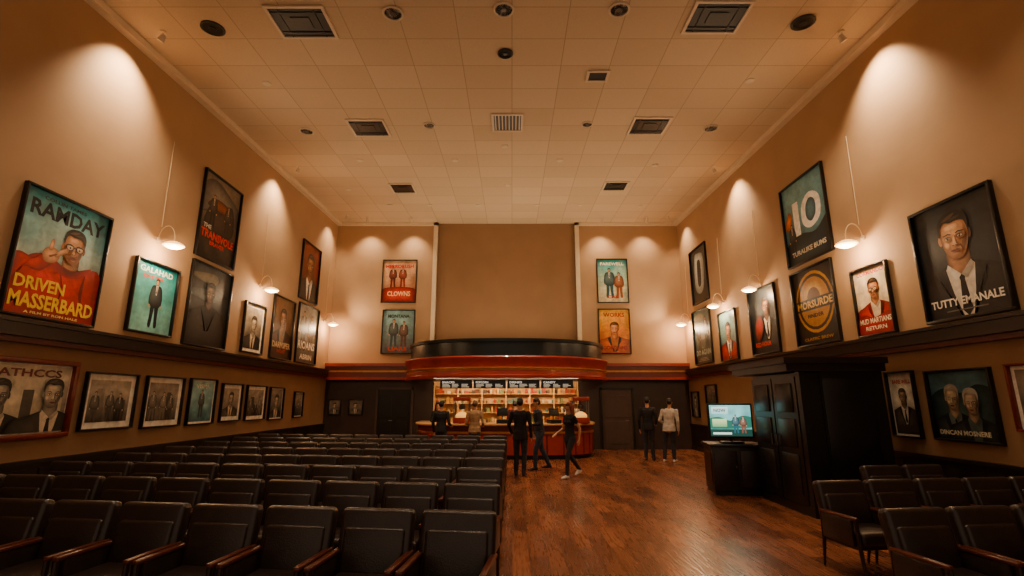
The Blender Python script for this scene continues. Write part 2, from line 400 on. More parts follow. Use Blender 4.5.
def portrait(cx,cy,s,asp,skin='#C99A72',shade='#8A5B3C',hair='#1A1310',coat='#14161A',shirt='#E4DCCB',tie='#101218',glasses=False,collar=True,stubble=None,lap='#1E222A'):
    T=lambda pts:[(cx+x*s*asp,cy+y*s) for x,y in pts]
    pt=lambda x,y:(cx+x*s*asp,cy+y*s)
    E=lambda x,y,rx,ry,c:('e',cx+x*s*asp,cy+y*s,rx*s*asp,ry*s,c)
    hi=mixc(skin,'#FFE8C8',.35); mid=mixc(skin,shade,.45); dk=mixc(shade,'#100808',.4)
    I=[('f',T([(-1.6,-2.6),(-1.45,-1.15),(-.95,-.86),(-.3,-.62),(0,-.6),(.3,-.62),(.95,-.86),(1.45,-1.15),(1.6,-2.6)]),pt(-.5,-1.3),mixc(coat,'#FFF0D8',.16),mixc(coat,'#000000',.35))]
    I+=[('f',T([(-.24,-.2),(.24,-.2),(.27,-.75),(0,-1.0),(-.27,-.75)]),pt(-.12,-.7),mid,dk)]
    if collar:
        I+=[('p',T([(-.3,-.62),(0,-.9),(.3,-.62),(.42,-.78),(.1,-1.9),(-.1,-1.9),(-.42,-.78)]),mixc(shirt,'#302820',.08))]
        if tie: I+=[('p',T([(-.09,-.88),(.09,-.88),(.06,-1.02),(.13,-1.7),(0,-1.85),(-.13,-1.7),(-.06,-1.02)]),tie)]
        I+=[('p',T([(-.38,-.66),(-.62,-.82),(-.55,-1.1),(-.02,-2.0),(-.16,-1.95)]),lap),('p',T([(.38,-.66),(.62,-.82),(.55,-1.1),(.02,-2.0),(.16,-1.95)]),mixc(lap,'#000000',.4))]
        I+=[('p',T([(-.3,-.6),(-.36,-.72),(-.12,-1.0),(0,-.88)]),shirt),('p',T([(.3,-.6),(.36,-.72),(.12,-1.0),(0,-.88)]),mixc(shirt,'#302820',.35))]
    I+=[E(-.375,0,.055,.12,mid),E(.375,0,.055,.12,dk)]
    head=[(0,-.53),(.15,-.49),(.27,-.33),(.34,-.1),(.36,.1),(.35,.28),(.22,.45),(0,.5),(-.22,.45),(-.35,.28),(-.36,.1),(-.34,-.1),(-.27,-.33),(-.15,-.49)]
    I+=[('f',T(head),pt(-.1,.08),skin,shade)]
    I+=[('f',T([(.12,-.48),(.27,-.32),(.345,-.08),(.35,.15),(.29,.3),(.25,.15),(.25,0),(.17,-.18)]),pt(.29,-.1),dk,mixc(mid,shade,.6))]
    I+=[('f',T([(-.22,.3),(-.05,.33),(.12,.3),(.08,.19),(-.18,.19)]),pt(-.08,.25),hi,mixc(skin,shade,.12))]
    I+=[('f',T([(-.27,-.05),(-.17,-.07),(-.13,-.16),(-.2,-.24),(-.28,-.16)]),pt(-.21,-.13),hi,mixc(skin,shade,.3))]
    I+=[('s',T([(-.14,-.2),(-.17,-.3),(-.16,-.32),(-.125,-.22)]),mid),('s',T([(.14,-.2),(.18,-.3),(.17,-.33),(.12,-.22)]),dk)]
    if stubble: I+=[('s',T([(0,-.51),(.15,-.46),(.25,-.3),(.17,-.26),(.1,-.23),(0,-.25),(-.1,-.23),(-.17,-.26),(-.25,-.3),(-.15,-.46)]),mixc(stubble,skin,.25))]
    # short hair: crown + temples, clear of the brow
    I+=[('s',T([(-.37,.08),(-.4,.22),(-.37,.42),(-.22,.58),(.05,.63),(.28,.56),(.39,.4),(.4,.22),(.37,.08),(.34,.22),(.29,.33),(.14,.37),(-.05,.36),(-.2,.4),(-.3,.33),(-.335,.22)]),hair)]
    I+=[('s',T([(-.24,.44),(-.1,.53),(.12,.56),(-.02,.46)]),mixc(hair,'#D8B898',.3)),('s',T([(-.05,.42),(.1,.48),(.25,.46),(.1,.42)]),mixc(hair,'#D8B898',.2))]
    for sx in (-1,1):
        c_=mid if sx<0 else mixc(shade,dk,.3)
        I+=[('f',T([(sx*.06,.05),(sx*.27,.06),(sx*.28,-.03),(sx*.16,-.07),(sx*.07,-.03)]),pt(sx*.12,.02),mixc(c_,dk,.35),mixc(c_,skin,.4 if sx<0 else .2)),
            ('p',T([(sx*.06,.09),(sx*.14,.125),(sx*.27,.1),(sx*.27,.08),(sx*.14,.095),(sx*.07,.065)]),hair),E(sx*.165,.0,.06,.026,'#DCCFBA'),E(sx*.16,.002,.028,.03,'#1A1210'),E(sx*.15,.012,.008,.009,'#FFF8E8'),('p',T([(sx*.09,.028),(sx*.17,.04),(sx*.24,.018),(sx*.17,.028)]),'#1A100C')]
    I+=[('f',T([(-.02,.05),(.04,.05),(.05,-.1),(.09,-.17),(.04,-.21),(-.04,-.21),(-.08,-.17),(-.04,-.1)]),pt(-.02,-.1),hi,mid),('p',T([(.03,.05),(.06,.02),(.09,-.17),(.045,-.16)]),mixc(shade,dk,.3)),
        E(-.04,-.195,.02,.012,dk),E(.045,-.195,.02,.012,dk),('s',T([(-.13,-.315),(-.04,-.285),(0,-.295),(.04,-.285),(.13,-.315),(0,-.325)]),'#5A241E'),('s',T([(-.11,-.32),(0,-.325),(.11,-.32),(0,-.365)]),'#8A4A3C'),('s',T([(-.08,-.385),(.08,-.385),(.05,-.41),(-.05,-.41)]),mid)]
    if glasses:
        for sx in (-1,1):
            I+=[('s',T([(sx*.05,.07),(sx*.3,.08),(sx*.31,-.04),(sx*.2,-.11),(sx*.07,-.07)]),'#141010'),('f',T([(sx*.075,.05),(sx*.275,.055),(sx*.285,-.03),(sx*.2,-.085),(sx*.09,-.05)]),pt(sx*.14,.03),'#D8CCB8',mid),E(sx*.17,-.01,.03,.03,'#1A1210')]
        I+=[('p',T([(-.07,.03),(.07,.03),(.07,.0),(-.07,.0)]),'#141010')]
    return I
def standing(cx,cy,s,asp,coat='#101214',skin='#C99A72',hair='#1A1310',legs=None):
    T=lambda pts:[(cx+x*s*asp,cy+y*s) for x,y in pts]; legs=legs or coat
    pt=lambda x,y:(cx+x*s*asp,cy+y*s); L_=lambda c:mixc(c,'#FFF0D8',.22)
    return [('s',T([(-.09,.5),(-.11,.2),(-.12,.03),(-.05,.0),(-.02,.2),(0,.42),(.03,.2),(.06,.0),(.13,.03),(.12,.2),(.1,.5)]),legs),
     ('f',T([(-.05,.86),(-.14,.82),(-.19,.6),(-.17,.44),(-.12,.42),(0,.4),(.12,.42),(.17,.44),(.19,.6),(.14,.82),(.05,.86)]),pt(-.06,.7),L_(coat),mixc(coat,'#000000',.4)),
     ('p',T([(-.03,.86),(.03,.86),(.015,.66),(-.015,.66)]),'#D8D0C0'),('p',T([(-.008,.84),(.008,.84),(.01,.7),(0,.68),(-.01,.7)]),'#3A1A16'),
     ('f',T([(-.045,.93),(-.035,.87),(0,.85),(.035,.87),(.045,.93),(.03,.98),(-.03,.98)]),pt(-.015,.92),skin,mixc(skin,'#201008',.55)),('s',T([(-.05,.93),(-.045,.98),(0,1.0),(.045,.98),(.05,.93),(.03,.96),(-.02,.965)]),hair),
     ('e',cx-.16*s*asp,cy+.43*s,.022*s*asp,.028*s,skin),('e',cx+.16*s*asp,cy+.43*s,.022*s*asp,.028*s,skin)]
def bwscene(seed,asp,warm=False,heads=2):
    r=random.Random(seed)
    g=(lambda v:'#%02x%02x%02x'%(int(v*1.0),int(v*.93),int(v*.82)))
    I=[('g',0,0,1,1,g(r.randint(150,200)),g(r.randint(50,90)))]
    for i in range(9):
        x=r.uniform(-.1,.95); w=r.uniform(.05,.25); hh=r.uniform(.3,.85)
        I.append(('g',clipc(x),0,clipc(x+w),hh,g(r.randint(60,190)),g(r.randint(20,70))))
    for i in range(heads*2-1):
        I+=standing((i+.6)/(heads*2-.6)+r.uniform(-.04,.04),r.uniform(-.15,.1),r.uniform(.6,.8),asp,g(r.randint(20,120)),g(190),g(20))
    return I
def facephoto(seed,asp,heads=1):
    r=random.Random(seed); g=(lambda v:'#%02x%02x%02x'%(int(v*1.0),int(v*.93),int(v*.82)))
    I=[('g',0,0,1,1,g(r.randint(120,190)),g(r.randint(40,80)))]
    for i in range(heads):
        I+=portrait((i+.5)/heads+r.uniform(-.05,.05),.56+r.uniform(-.08,.08),r.uniform(.34,.42),asp,g(200),g(90),g(20),g(r.randint(20,80)),g(210),g(30),lap=g(50))
    return I
def dark_movie(title,tc,seed,asp,bg=('#3A4A50','#0E1012'),fig=3,sub=True,ty=.2,th=.1):
    r=random.Random(seed); I=[('g',0,0,1,1,bg[0],bg[1])]
    for i in range(5):
        y=r.uniform(.3,.9); c=r.choice(['#26323A','#4C5A5E','#1A2024','#6E6A5C'])
        I.append(('f',[(r.uniform(-.1,.4),y),(r.uniform(.3,.6),y+.08),(r.uniform(.6,1.1),y),(.5,y-.07)],(.5,y),mixc(c,'#C8C0A8',.2),c))
    for i in range(fig):
        I+=standing((i+.7)/(fig+.4),.22+r.uniform(0,.1),r.uniform(.45,.62),asp,'#0C0C0E','#8A6A50')
    I.append(('t',title,.5,ty,.84,th,tc))
    if sub:
        for j in range(3): I.append(('g',.2+.05*j,.04+.025*j,.8-.05*j,.05+.025*j,'#8A8478','#8A8478'))
    return I
# ---------------------------------------------------------------- LEFT wall posters
asp=1.91/1.56
I=[('g',0,0,1,1,'#4FA8B4','#E4E0C4')]
I+=[('t','RAMDAY',.52,.86,.88,.13,'#14202A'),('t','COLLIN TAMES',.45,.955,.5,.03,'#3A4A50')]
P=portrait(.62,.62,.27,asp,'#D8A47C','#A06A48','#1A1210','#C81E12','#7A0E0A',None,True,True,'#7A4A34','#9A140E')
I+=P
I+=[('f',[(.0,.25),(.06,.4),(.25,.5),(.42,.44),(.6,.4),(.95,.48),(1.05,.2),(1.05,-.05),(-.05,-.05)],(.3,.34),'#D8281A','#8A100A'),
    ('f',[(.38,.49),(.5,.45),(.62,.43),(.74,.45),(.86,.49),(.78,.4),(.62,.36),(.46,.39)],(.6,.41),'#5A0A06','#A81810'),
    ('s',[(.5,.4),(.54,.25),(.52,.1),(.56,.25)],'#6A0C08'),('s',[(.8,.42),(.76,.25),(.82,.1),(.8,.25)],'#6A0C08'),
    ('f',[(-.02,.2),(.1,.36),(.28,.36),(.42,.48),(.33,.52),(.2,.45),(.05,.47),(-.02,.42)],(.15,.42),'#D02A1C','#7A0E08'),
    ('f',[(.3,.45),(.27,.52),(.33,.57),(.42,.565),(.46,.5),(.4,.45)],(.35,.52),'#EAB890','#A8704C'),
    ('f',[(.4,.52),(.44,.56),(.52,.6),(.54,.58),(.48,.53),(.42,.5)],(.46,.56),'#EAB890','#A8704C'),('f',[(.33,.55),(.34,.63),(.37,.64),(.375,.56)],(.35,.6),'#EAB890','#A8704C'),
    ('s',[(.34,.5),(.42,.53),(.42,.52),(.36,.49)],'#8A5438'),
    ('t','DRIVEN',.32,.25,.54,.1,'#F4C82E'),('t','MASSERBARD',.5,.115,.94,.12,'#F4C83A'),('t','A FILM BY RON HALE',.5,.025,.6,.02,'#F0D890')]
poster('framed_movie_poster','L',6.62,8.18,2.9,4.81,I)
asp=1.39/1.2
I=[('g',0,0,1,1,'#1F8790','#8FCCC6'),('t','GALAHAD',.5,.9,.8,.09,'#D9E4DC'),('t','EASTER',.45,.8,.5,.05,'#D23A28')]+standing(.55,.08,.72,asp,'#14202A')
poster('framed_movie_poster','L',8.87,10.08,2.97,4.36,I)
asp=2.08/1.55
I=[('g',0,0,1,1,'#8A7A68','#14100F'),('f',[(-.1,.75),(.2,.95),(.6,.9),(1.1,.7),(1.1,.5),(.5,.6),(-.1,.5)],(.4,.75),'#8A8478','#3A3632'),('f',[(.1,.4),(.3,.7),(.5,.6),(.8,.75),(.9,.4),(.5,.3)],(.45,.5),'#4A3C34','#1A1614'),('f',[(.15,.62),(.35,.74),(.7,.72),(.85,.62),(.6,.6)],(.5,.67),'#9A5A3A','#3A2420')]+standing(.3,.38,.4,asp,'#1A1614')+standing(.7,.38,.36,asp,'#241C18')+[('t','THE',.2,.37,.2,.05,'#D8D0C0'),('t','TRANSVOLE',.5,.28,.88,.1,'#D8301E'),('t','BRAVER',.5,.19,.4,.05,'#D8301E')]
poster('framed_movie_poster','L',10.45,12.0,4.86,6.9,I)
asp=1.86/1.55
I=dark_movie('RAIDER DEBT','#8A7A68',5,asp,('#4E5456','#0A0A0B'),0)+portrait(.5,.66,.24,asp,'#8A7460','#3A2C24','#0E0C0C','#1A1C20','#2A2A2C',None)
poster('framed_movie_poster','L',10.45,12.03,2.9,4.76,I)
asp=1.34/1.1
poster('framed_photo','L',12.75,13.85,2.95,4.29,facephoto(12,asp,1),.04,None,.08)
asp=1.87/1.42
I=[('g',0,0,1,1,'#8E6C4E','#1A1210')]+portrait(.5,.66,.28,asp,'#B88860','#6A4028','#1A100C','#3A1A14','#8A6A50',None)+[('t','DARMSPER',.5,.22,.86,.1,'#C9B08A'),('t','NIGHT',.5,.12,.4,.06,'#B23020')]
poster('framed_movie_poster','L',14.28,15.7,2.92,4.79,I)
poster('framed_movie_poster','L',15.86,17.4,5.0,7.0,[('g',0,0,1,1,'#8A3A28','#160E0C')]+portrait(.5,.62,.36,1.33,'#A87850','#5A3020','#120C0A','#1A1210'))
poster('framed_movie_poster','L',16.0,17.7,2.93,4.89,[('g',0,0,1,1,'#9A9488','#3A3430')]+standing(.3,.2,.7,1.33,'#2A2A2A')+standing(.7,.2,.66,1.33,'#4A3A30')+[('t','RIOANS',.5,.3,.84,.14,'#E8E0D0'),('t','ABRIN',.5,.1,.6,.09,'#E0D8C8')])
poster('framed_movie_poster','L',6.5,8.06,1.2,2.34,[('g',0,0,1,1,'#DDD0B6','#9A8A70')]+bwscene(3,1.14/1.5,heads=3)[1:4]+facephoto(31,.76,2)[1:]+[('t','PATHCCS',.45,.88,.8,.12,'#5A1E14')],.075,FRR,.02)
for i,(a,c,z0,z1,hd) in enumerate([(8.25,9.4,1.26,2.21,2),(9.63,10.74,1.23,2.21,2)]): poster('framed_photo','L',a,c,z0,z1,bwscene(20+i,(z1-z0)/(c-a),heads=hd),.03,None,.1)
poster('framed_movie_poster','L',10.95,11.93,1.22,2.22,[('g',0,0,1,1,'#9FC8C4','#3E6A72')]+standing(.5,.1,.7,1,'#2A3A40')+[('t','VISMA',.5,.88,.6,.1,'#E8E4D0')],.03,None,.04)
for i,(a,c,z0,z1) in enumerate([(12.18,13.1,1.24,2.15),(13.32,14.38,1.22,2.14),(14.6,15.5,1.19,2.12),(16.25,16.95,1.2,2.02)]):
    poster('framed_photo','L',a,c,z0,z1,bwscene(40+i,1,heads=2) if i%2 else facephoto(50+i,1,1),.03,None,.09 if i<2 else .03)
# ---------------------------------------------------------------- RIGHT wall
asp=1.9/1.45
I=[('g',0,0,1,1,'#2A3136','#090B0E')]+portrait(.5,.68,.37,asp,'#E2B48C','#8A5C40','#17110E','#0B0E14','#E8E2D4','#10131A',lap='#141A22')+[('t','TUTTY EMANALE',.5,.13,.88,.07,'#EDE6D6'),('g',.25,.05,.75,.06,'#6A665E','#6A665E')]
poster('framed_movie_poster','R',6.38,7.81,2.9,4.71,I,.045)
asp=1.31/.94
I=[('g',0,0,1,1,'#D9C7AA','#E0D2B4'),('t','CORMANDO',.5,.93,.8,.06,'#A8231A')]+portrait(.55,.66,.28,asp,'#D09C74','#8A5A40','#1A1210','#B8241A','#E0D0B8',None,True,lap='#7A120E')+[('f',[(0,.2),(.2,.3),(.5,.24),(.9,.3),(1,.2),(1,0),(0,0)],(.4,.15),'#B81E14','#7A120E'),('t','MUD MARTIANS',.5,.2,.9,.08,'#F0E4C8'),('t','RETURN',.5,.09,.6,.06,'#F0E4C8')]
poster('framed_movie_poster','R',8.46,9.4,2.88,4.17,I)
asp=1.97/1.7
I=[('g',0,0,1,1,'#7FB0B6','#1C2A30'),('f',[(-.1,.2),(.3,.35),(.7,.3),(1.1,.45),(1.1,-.1),(-.1,-.1)],(.5,.15),'#24343A','#101A1E'),('f',[(.0,.5),(.12,.68),(.2,.6),(.12,.45)],(.1,.56),'#E88A4A','#7A4A3A'),('t','1',.3,.55,.14,.42,'#E8E4D8'),('s',[(.62,.36),(.84,.45),(.86,.68),(.66,.78),(.46,.68),(.44,.45)],'#E8E4D8'),('f',[(.64,.43),(.75,.5),(.76,.65),(.65,.71),(.55,.64),(.54,.5)],(.65,.6),'#5A8088','#2A4048')]+standing(.16,.12,.4,asp,'#0C0E10')+[('t','TURALIKE BUMS',.5,.13,.8,.06,'#C9C0AC')]
poster('framed_movie_poster','R',9.78,11.46,4.75,6.72,I)
I=[('g',0,0,1,1,'#2E2218','#0E0A08'),('e',.5,.55,.46,.41,'#C08A3E'),('e',.5,.55,.42,.37,'#2A1A10'),('e',.5,.55,.37,.33,'#B07A34'),('f',[(.5+.28*math.cos(q),.62+.22*math.sin(q)) for q in [z*math.pi/5 for z in range(10)]],(.45,.66),'#F0C87A','#A87430'),('e',.5,.6,.16,.14,'#6A4018'),('g',.04,.45,.96,.6,'#1A100A','#1A100A'),('t','MORSURDE',.5,.525,.86,.1,'#E8C070'),('t','FINDER',.5,.37,.4,.05,'#2A1A10'),('t','CLASSIC BREW',.5,.07,.7,.04,'#A87A3A')]
poster('framed_movie_poster','R',9.92,11.46,2.9,4.63,I)
poster('framed_movie_poster','R',12.22,13.64,2.9,4.65,[('g',0,0,1,1,'#2E3438','#0A0A0C')]+portrait(.62,.7,.26,1.2,'#9A7050','#3E281C','#0E0A0A','#131519')+[('f',[(.2,.5),(.4,.6),(.5,.4),(.3,.2),(.15,.3)],(.32,.42),'#9A2418','#3A0E0A'),('t','RED HOUR',.42,.14,.6,.07,'#C8301C')])
poster('framed_movie_poster','R',16.3,17.8,5.05,7.05,[('g',0,0,1,1,'#24282A','#08090A'),('f',[(.2,.3),(.25,.85),(.5,.9),(.8,.8),(.75,.3),(.5,.15)],(.4,.7),'#C0C4BC','#6A706A'),('s',[(.38,.35),(.4,.72),(.52,.78),(.62,.7),(.6,.36),(.5,.28)],'#101214')])
poster('framed_movie_poster','R',16.4,18.0,2.95,4.85,dark_movie('DO AGAIN','#8A9A90',9,1.2,('#4E6460','#101412'),2))
poster('framed_movie_poster','R',14.52,15.75,2.9,4.42,[('g',0,0,1,1,'#8AAAA8','#2A3A3A')]+portrait(.5,.6,.3,1.2,'#C8946C','#8A5A40','#1A1210','#B0281C')+[('t','EPIC ATOM',.5,.12,.8,.09,'#B0281C')])
poster('framed_movie_poster','R',8.3,8.92,1.14,2.23,[('g',0,0,1,1,'#E8DDC8','#A89C88'),('t','BARE WILL',.5,.88,.8,.07,'#A8281C')]+portrait(.5,.62,.24,1.7,'#A88A70','#5E4A3C','#2A2220','#3A3430')+[('t','SHE CAME',.5,.12,.8,.07,'#3A2A22')],.03,None,.03)
I=[('g',0,0,1,1,'#5A7A80','#16201F'),('f',[(-.1,.5),(.2,.75),(.5,.68),(.8,.8),(1.1,.6),(1.1,-.1),(-.1,-.1)],(.5,.4),'#3A4A48','#1A2422')]+portrait(.36,.6,.34,.86,'#C0AC8C','#6A5848','#8A8478','#181C1E','#5A6460','#202020')+portrait(.68,.54,.34,.86,'#B8A288','#5A4A3C','#9A9488','#14181A','#4A5450',None)+[('t','DINCAN MOSNERE',.5,.1,.8,.07,'#C8C0A8')]
poster('framed_movie_poster','R',6.95,8.06,1.15,2.2,I,.035)
poster('framed_movie_poster','R',5.95,6.72,1.35,2.22,facephoto(77,1,1),.035,FRR,.05)
poster('framed_photo','R',18.0,18.7,1.15,2.05,facephoto(78,1,1),.03)
poster('framed_photo','R',16.4,17.3,1.6,2.25,bwscene(79,.8,heads=2),.03)
# ---------------------------------------------------------------- BACK wall
poster('framed_movie_poster','B',-5.07,-3.72,5.41,7.14,[('g',0,0,1,1,'#E0B890','#7A2A1A')]+standing(.3,.35,.5,1.28,'#5A1A12')+standing(.6,.35,.5,1.28,'#7A2A1A')+[('t','HERRORUSH',.5,.86,.84,.09,'#B8231A'),('f',[(0,.3),(.5,.36),(1,.3),(1,0),(0,0)],(.5,.2),'#C83A28','#5A140E'),('t','CLOWNS',.5,.2,.7,.12,'#E8C090')])
poster('framed_movie_poster','B',-4.97,-3.72,3.45,5.14,[('g',0,0,1,1,'#8FB8B8','#4A3A34')]+standing(.35,.15,.65,1.3,'#2E3A3C')+standing(.68,.15,.6,1.3,'#5A3A30')+[('t','MONTANA',.5,.87,.7,.08,'#2A2A2A'),('t','LIARS',.5,.1,.6,.09,'#C8402A')])
poster('framed_movie_poster','B',3.31,4.53,5.41,7.18,[('g',0,0,1,1,'#48A8A8','#E0D0A8')]+standing(.4,.1,.7,1.45,'#2A4A50')+standing(.72,.1,.6,1.45,'#8A4A2A')+[('t','FAREWELL',.5,.9,.8,.07,'#F0E8D0'),('t','CAB',.5,.12,.4,.07,'#A83A20')])
poster('framed_movie_poster','B',3.3,4.52,3.45,5.18,[('g',0,0,1,1,'#F0B860','#C85218'),('t','WORKS',.5,.88,.7,.1,'#A8281A')]+portrait(.5,.55,.26,1.42,'#E8B080','#B86838','#3A1A10','#D8602A','#B86A30',None)+[('t','GORDIANS',.5,.12,.8,.09,'#8A2A18')])
poster('framed_photo','B',-6.78,-6.32,1.22,1.78,facephoto(90,1,1),.03)
poster('framed_photo','B',-6.03,-5.5,1.22,1.78,facephoto(91,1,1),.03)
def door(name,x0,x1,zt,dm,fm):
    b=MB(); w=x1-x0; y=0
    b.box(0,.07,-.08,0,0,zt,fm); b.box(w-.07,w,-.08,0,0,zt,fm); b.box(0,w,-.08,0,zt-.07,zt,fm)
    b.box(.07,w-.07,-.04,-.005,.01,zt-.07,dm)
    n=2 if w>1.2 and dm is BLACK else 1
    for i in range(n):
        a=.07+(w-.14)*i/n; c=.07+(w-.14)*(i+1)/n
        b.rbox(((a+c)/2,-.045,.6),(c-a-.2,.014,.8),dm,.005,1); b.rbox(((a+c)/2,-.045,1.52),(c-a-.2,.014,.8),dm,.005,1)
    b.tube([(w*.82 if n==1 else w/2-.07,-.04,1.02),(w*.82 if n==1 else w/2-.07,-.1,1.02),(w*.72 if n==1 else w/2-.17,-.1,1.02)],.013,STEEL)
    b.obj(name,(x0,YB-.003,0))
door('door_1',-5.03,-3.66,2.2,BLACK,DGREY); door('door_2',3.26,4.5,2.2,DGREY,BLACK)
def menu(x,y,w,i):
    b=MB(); h=.27; b.rbox((w/2,.03,h/2),(w,.06,h),BLACK,.01)
    I=[('g',0,0,1,1,'#1A1512','#1A1512'),('t',['SNACKS','POPCORN','DRINKS','CANDY'][i%4],.25,.76,.4,.3,'#F4E8D0')]
    r=random.Random(i)
    for c in range(3):
        for q in range(3): I.append(('g',.06+.31*c,.08+.18*q,.06+.31*c+r.uniform(.15,.27),.16+.18*q,'#D8C8A8','#D8C8A8'))
    draw(b,I,w-.04,h-.04,M_MENU,-.002,.02,.02)
    b.tube([(w*.2,.03,h),(w*.2,.03,h+.03)],.008,STEEL,6); b.tube([(w*.8,.03,h),(w*.8,.03,h+.03)],.008,STEEL,6)
    b.obj('menu_board',(x,y,2.12))
for i in range(4): menu(-2.35+1.1*i,16.6,1.05,i)

# ------------------------------------------------------------------ chairs
def chair_mesh():
    b=MB()
    b.rbox((0,-.03,.395),(.53,.56,.14),LEATHER,.045,4)
    b.rbox((0,.01,.31),(.55,.5,.05),DWOOD,.01,1)
    b.rbox((0,.235,.65),(.60,.12,.50),LEATHER,.045,4,rot=(R(-11),0,0))
    b.rbox((0,.175,.60),(.50,.07,.34),LEATHER,.03,3,rot=(R(-11),0,0))
    for s in (-1,1):
        b.rbox((s*.29,-.03,.595),(.052,.52,.032),WOOD,.012,2)
        b.rbox((s*.29,.0,.45),(.036,.44,.26),LEATHER,.015,2)
        b.tube([(s*.29,-.27,.58),(s*.285,-.28,.3),(s*.275,-.3,0)],[.02,.022,.013],DWOOD,8)
        b.tube([(s*.29,.22,.58),(s*.28,.24,.3),(s*.27,.3,0)],[.02,.022,.013],DWOOD,8)
    return b.mesh('upholstered_armchair')
CH=chair_mesh()
def chair(x,y,rz,sc=1):
    o=bpy.data.objects.new('upholstered_armchair',CH); o.location=(x,y,0); o.rotation_euler=(0,0,rz); o.scale=(sc,)*3; COL.objects.link(o)
A=R(7)
for yb_ in (4.24,5.55,6.8,8.0,9.2,10.4,11.6,12.75):
    for i in range(10):
        d=.66*i; x=-.45-d*math.cos(A); y=yb_-.29+.04+d*math.sin(A)
        if x<XL+.42: continue
        chair(x,y,-A)
for (xs,yb_) in (((3.38,4.0,4.62),4.5),((3.70,4.32,4.94,5.56,6.17),5.98),((5.12,5.75),7.3)):
    for x in xs: chair(x,yb_-.27+(x-xs[0])*math.sin(A),A,.97)

# ------------------------------------------------------------------ booth, cabinet, tv
b=MB(); bx0,bx1,by0,by1=4.62,5.93,8.15,9.75
b.box(bx0,bx1,by0,by1,0,2.18,BLACKW); b.box(bx0+.3,bx1,by0-.02,by0+.1,0,2.36,BLACKW)
b.box(bx0-.25,bx1+.02,by0-.1,by1+.3,2.2,2.32,LEDGE); b.box(bx0-.3,bx1+.05,by0-.14,by1+.34,2.32,2.42,LEDGE)
b.box(bx0-.02,bx0+.08,by0-.02,by0+.1,0,2.2,BLACKW); b.box(bx0-.03,bx1,by0-.03,by1,0,.14,BLACKW)
for i in range(2):
    ya=by0+.12+i*.76; yc=ya+.72
    b.box(bx0-.03,bx0,ya,yc,.15,2.12,BLACKW)
    for z0,z1 in ((.28,.9),(1.0,1.45),(1.55,2.02)):
        b.rbox((bx0-.035,(ya+yc)/2,(z0+z1)/2),(.03,.5,z1-z0),BLACKW,.012,2)
    yh=ya+.66 if i==0 else ya+.06
    b.tube([(bx0-.03,yh,1.0),(bx0-.08,yh,1.0),(bx0-.08,yh,1.18),(bx0-.03,yh,1.18)],.01,STEEL,8)
b.rbox((5.35,by0-.02,1.15),(.8,.03,1.9),BLACKW,.012,2)
b.obj('ticket_booth')
b=MB(); cw,cd,chh=.98,.72,.92
b.rbox((0,0,.04),(cw-.06,cd-.06,.08),BLACK,.01,1); b.rbox((0,0,.48),(cw-.02,cd-.02,.8),DWOOD,.012,2); b.rbox((0,0,.9),(cw+.06,cd+.06,.05),DWOOD,.015,2)
for s in (-1,1): b.rbox((s*.24,-cd/2+.0,.48),(.42,.03,.66),DWOOD,.01,2); b.lathe([(0,.0),(.016,.01),(.016,.03),(0,.04)],STEEL,(s*.06,-cd/2-.02,.5),8)
for s in (-1,1): b.rbox((s*(cw/2-.005),0,.48),(.02,.52,.6),DWOOD,.008,1)
b.obj('wooden_cabinet',(4.35,10.3,0),(0,0,R(-8)))
b=MB(); W,Hh=.84,.66
b.rbox((0,0,.02),(.42,.26,.03),BLACK,.01); b.tube([(0,.03,.03),(0,.03,.14)],.035,BLACK)
b.rbox((0,0,.1+Hh/2),(W,.09,Hh),BLACK,.015); b.rbox((0,.07,.1+Hh/2),(W*.6,.1,Hh*.7),BLACK,.03)
I=[('g',0,0,1,1,'#8FD8D8','#3A8A78'),('s',[(-.1,.5),(.2,.62),(.5,.5),(.8,.66),(1.1,.55),(1.1,.3),(-.1,.25)],'#2C6A5A'),('g',0,0,1,.22,'#1E4038','#1E4038'),('g',.05,.72,.45,.94,'#E0F0E8','#A8D8D8'),('t','NOW',.25,.83,.3,.12,'#1E5050')]+standing(.62,.1,.6,.78,'#2A5A6A')+standing(.8,.1,.55,.78,'#7A4A3A')+[('g',.05,.3,.4,.55,'#D8E8A0','#68A070'),('g',.05,.06,.5,.12,'#D8F0E0','#D8F0E0')]
draw(b,I,W-.07,Hh-.07,M_SCREEN,-.0455,-W/2+.035,.1+.035)
b.obj('television',(4.3,10.2,.926),(0,0,R(-8)))

# ------------------------------------------------------------------ ceiling fittings
CT=math.atan(.0385)
def vent(x,y,w,d,grille=False,name='ceiling_air_vent'):
    b=MB(); t=.05
    b.box(-w/2,w/2,-d/2,-d/2+t,-.03,0,WHITEP); b.box(-w/2,w/2,d/2-t,d/2,-.03,0,WHITEP)
    b.box(-w/2,-w/2+t,-d/2+t,d/2-t,-.03,0,WHITEP); b.box(w/2-t,w/2,-d/2+t,d/2-t,-.03,0,WHITEP)
    b.box(-w/2+t,w/2-t,-d/2+t,d/2-t,-.006,0,BLACK)
    n=int(w/.09) if grille else 0
    for i in range(n):
        x2=-w/2+t+(w-2*t)*(i+.5)/n; b.box(x2-.012,x2+.012,-d/2+t,d/2-t,-.026,-.006,CREAM)
    if not grille and w>.6:
        b.rbox((0,0,-.014),(w*.33,d*.33,.014),BLACK,.004,1)
        for s in (-1,1): b.box(s*w*.3-.008,s*w*.3+.008,-d/2+t,d/2-t,-.02,-.006,BLACK); b.box(-w/2+t,w/2-t,s*d*.3-.008,s*d*.3+.008,-.02,-.006,BLACK)
    b.obj(name,(x,y,cz(y)-.003),(CT,0,0))
vent(-3.69,7.56,1.02,.82); vent(3.55,7.44,.98,.8); vent(-3.57,11.3,.93,.84); vent(3.39,11.2,.92,.86)
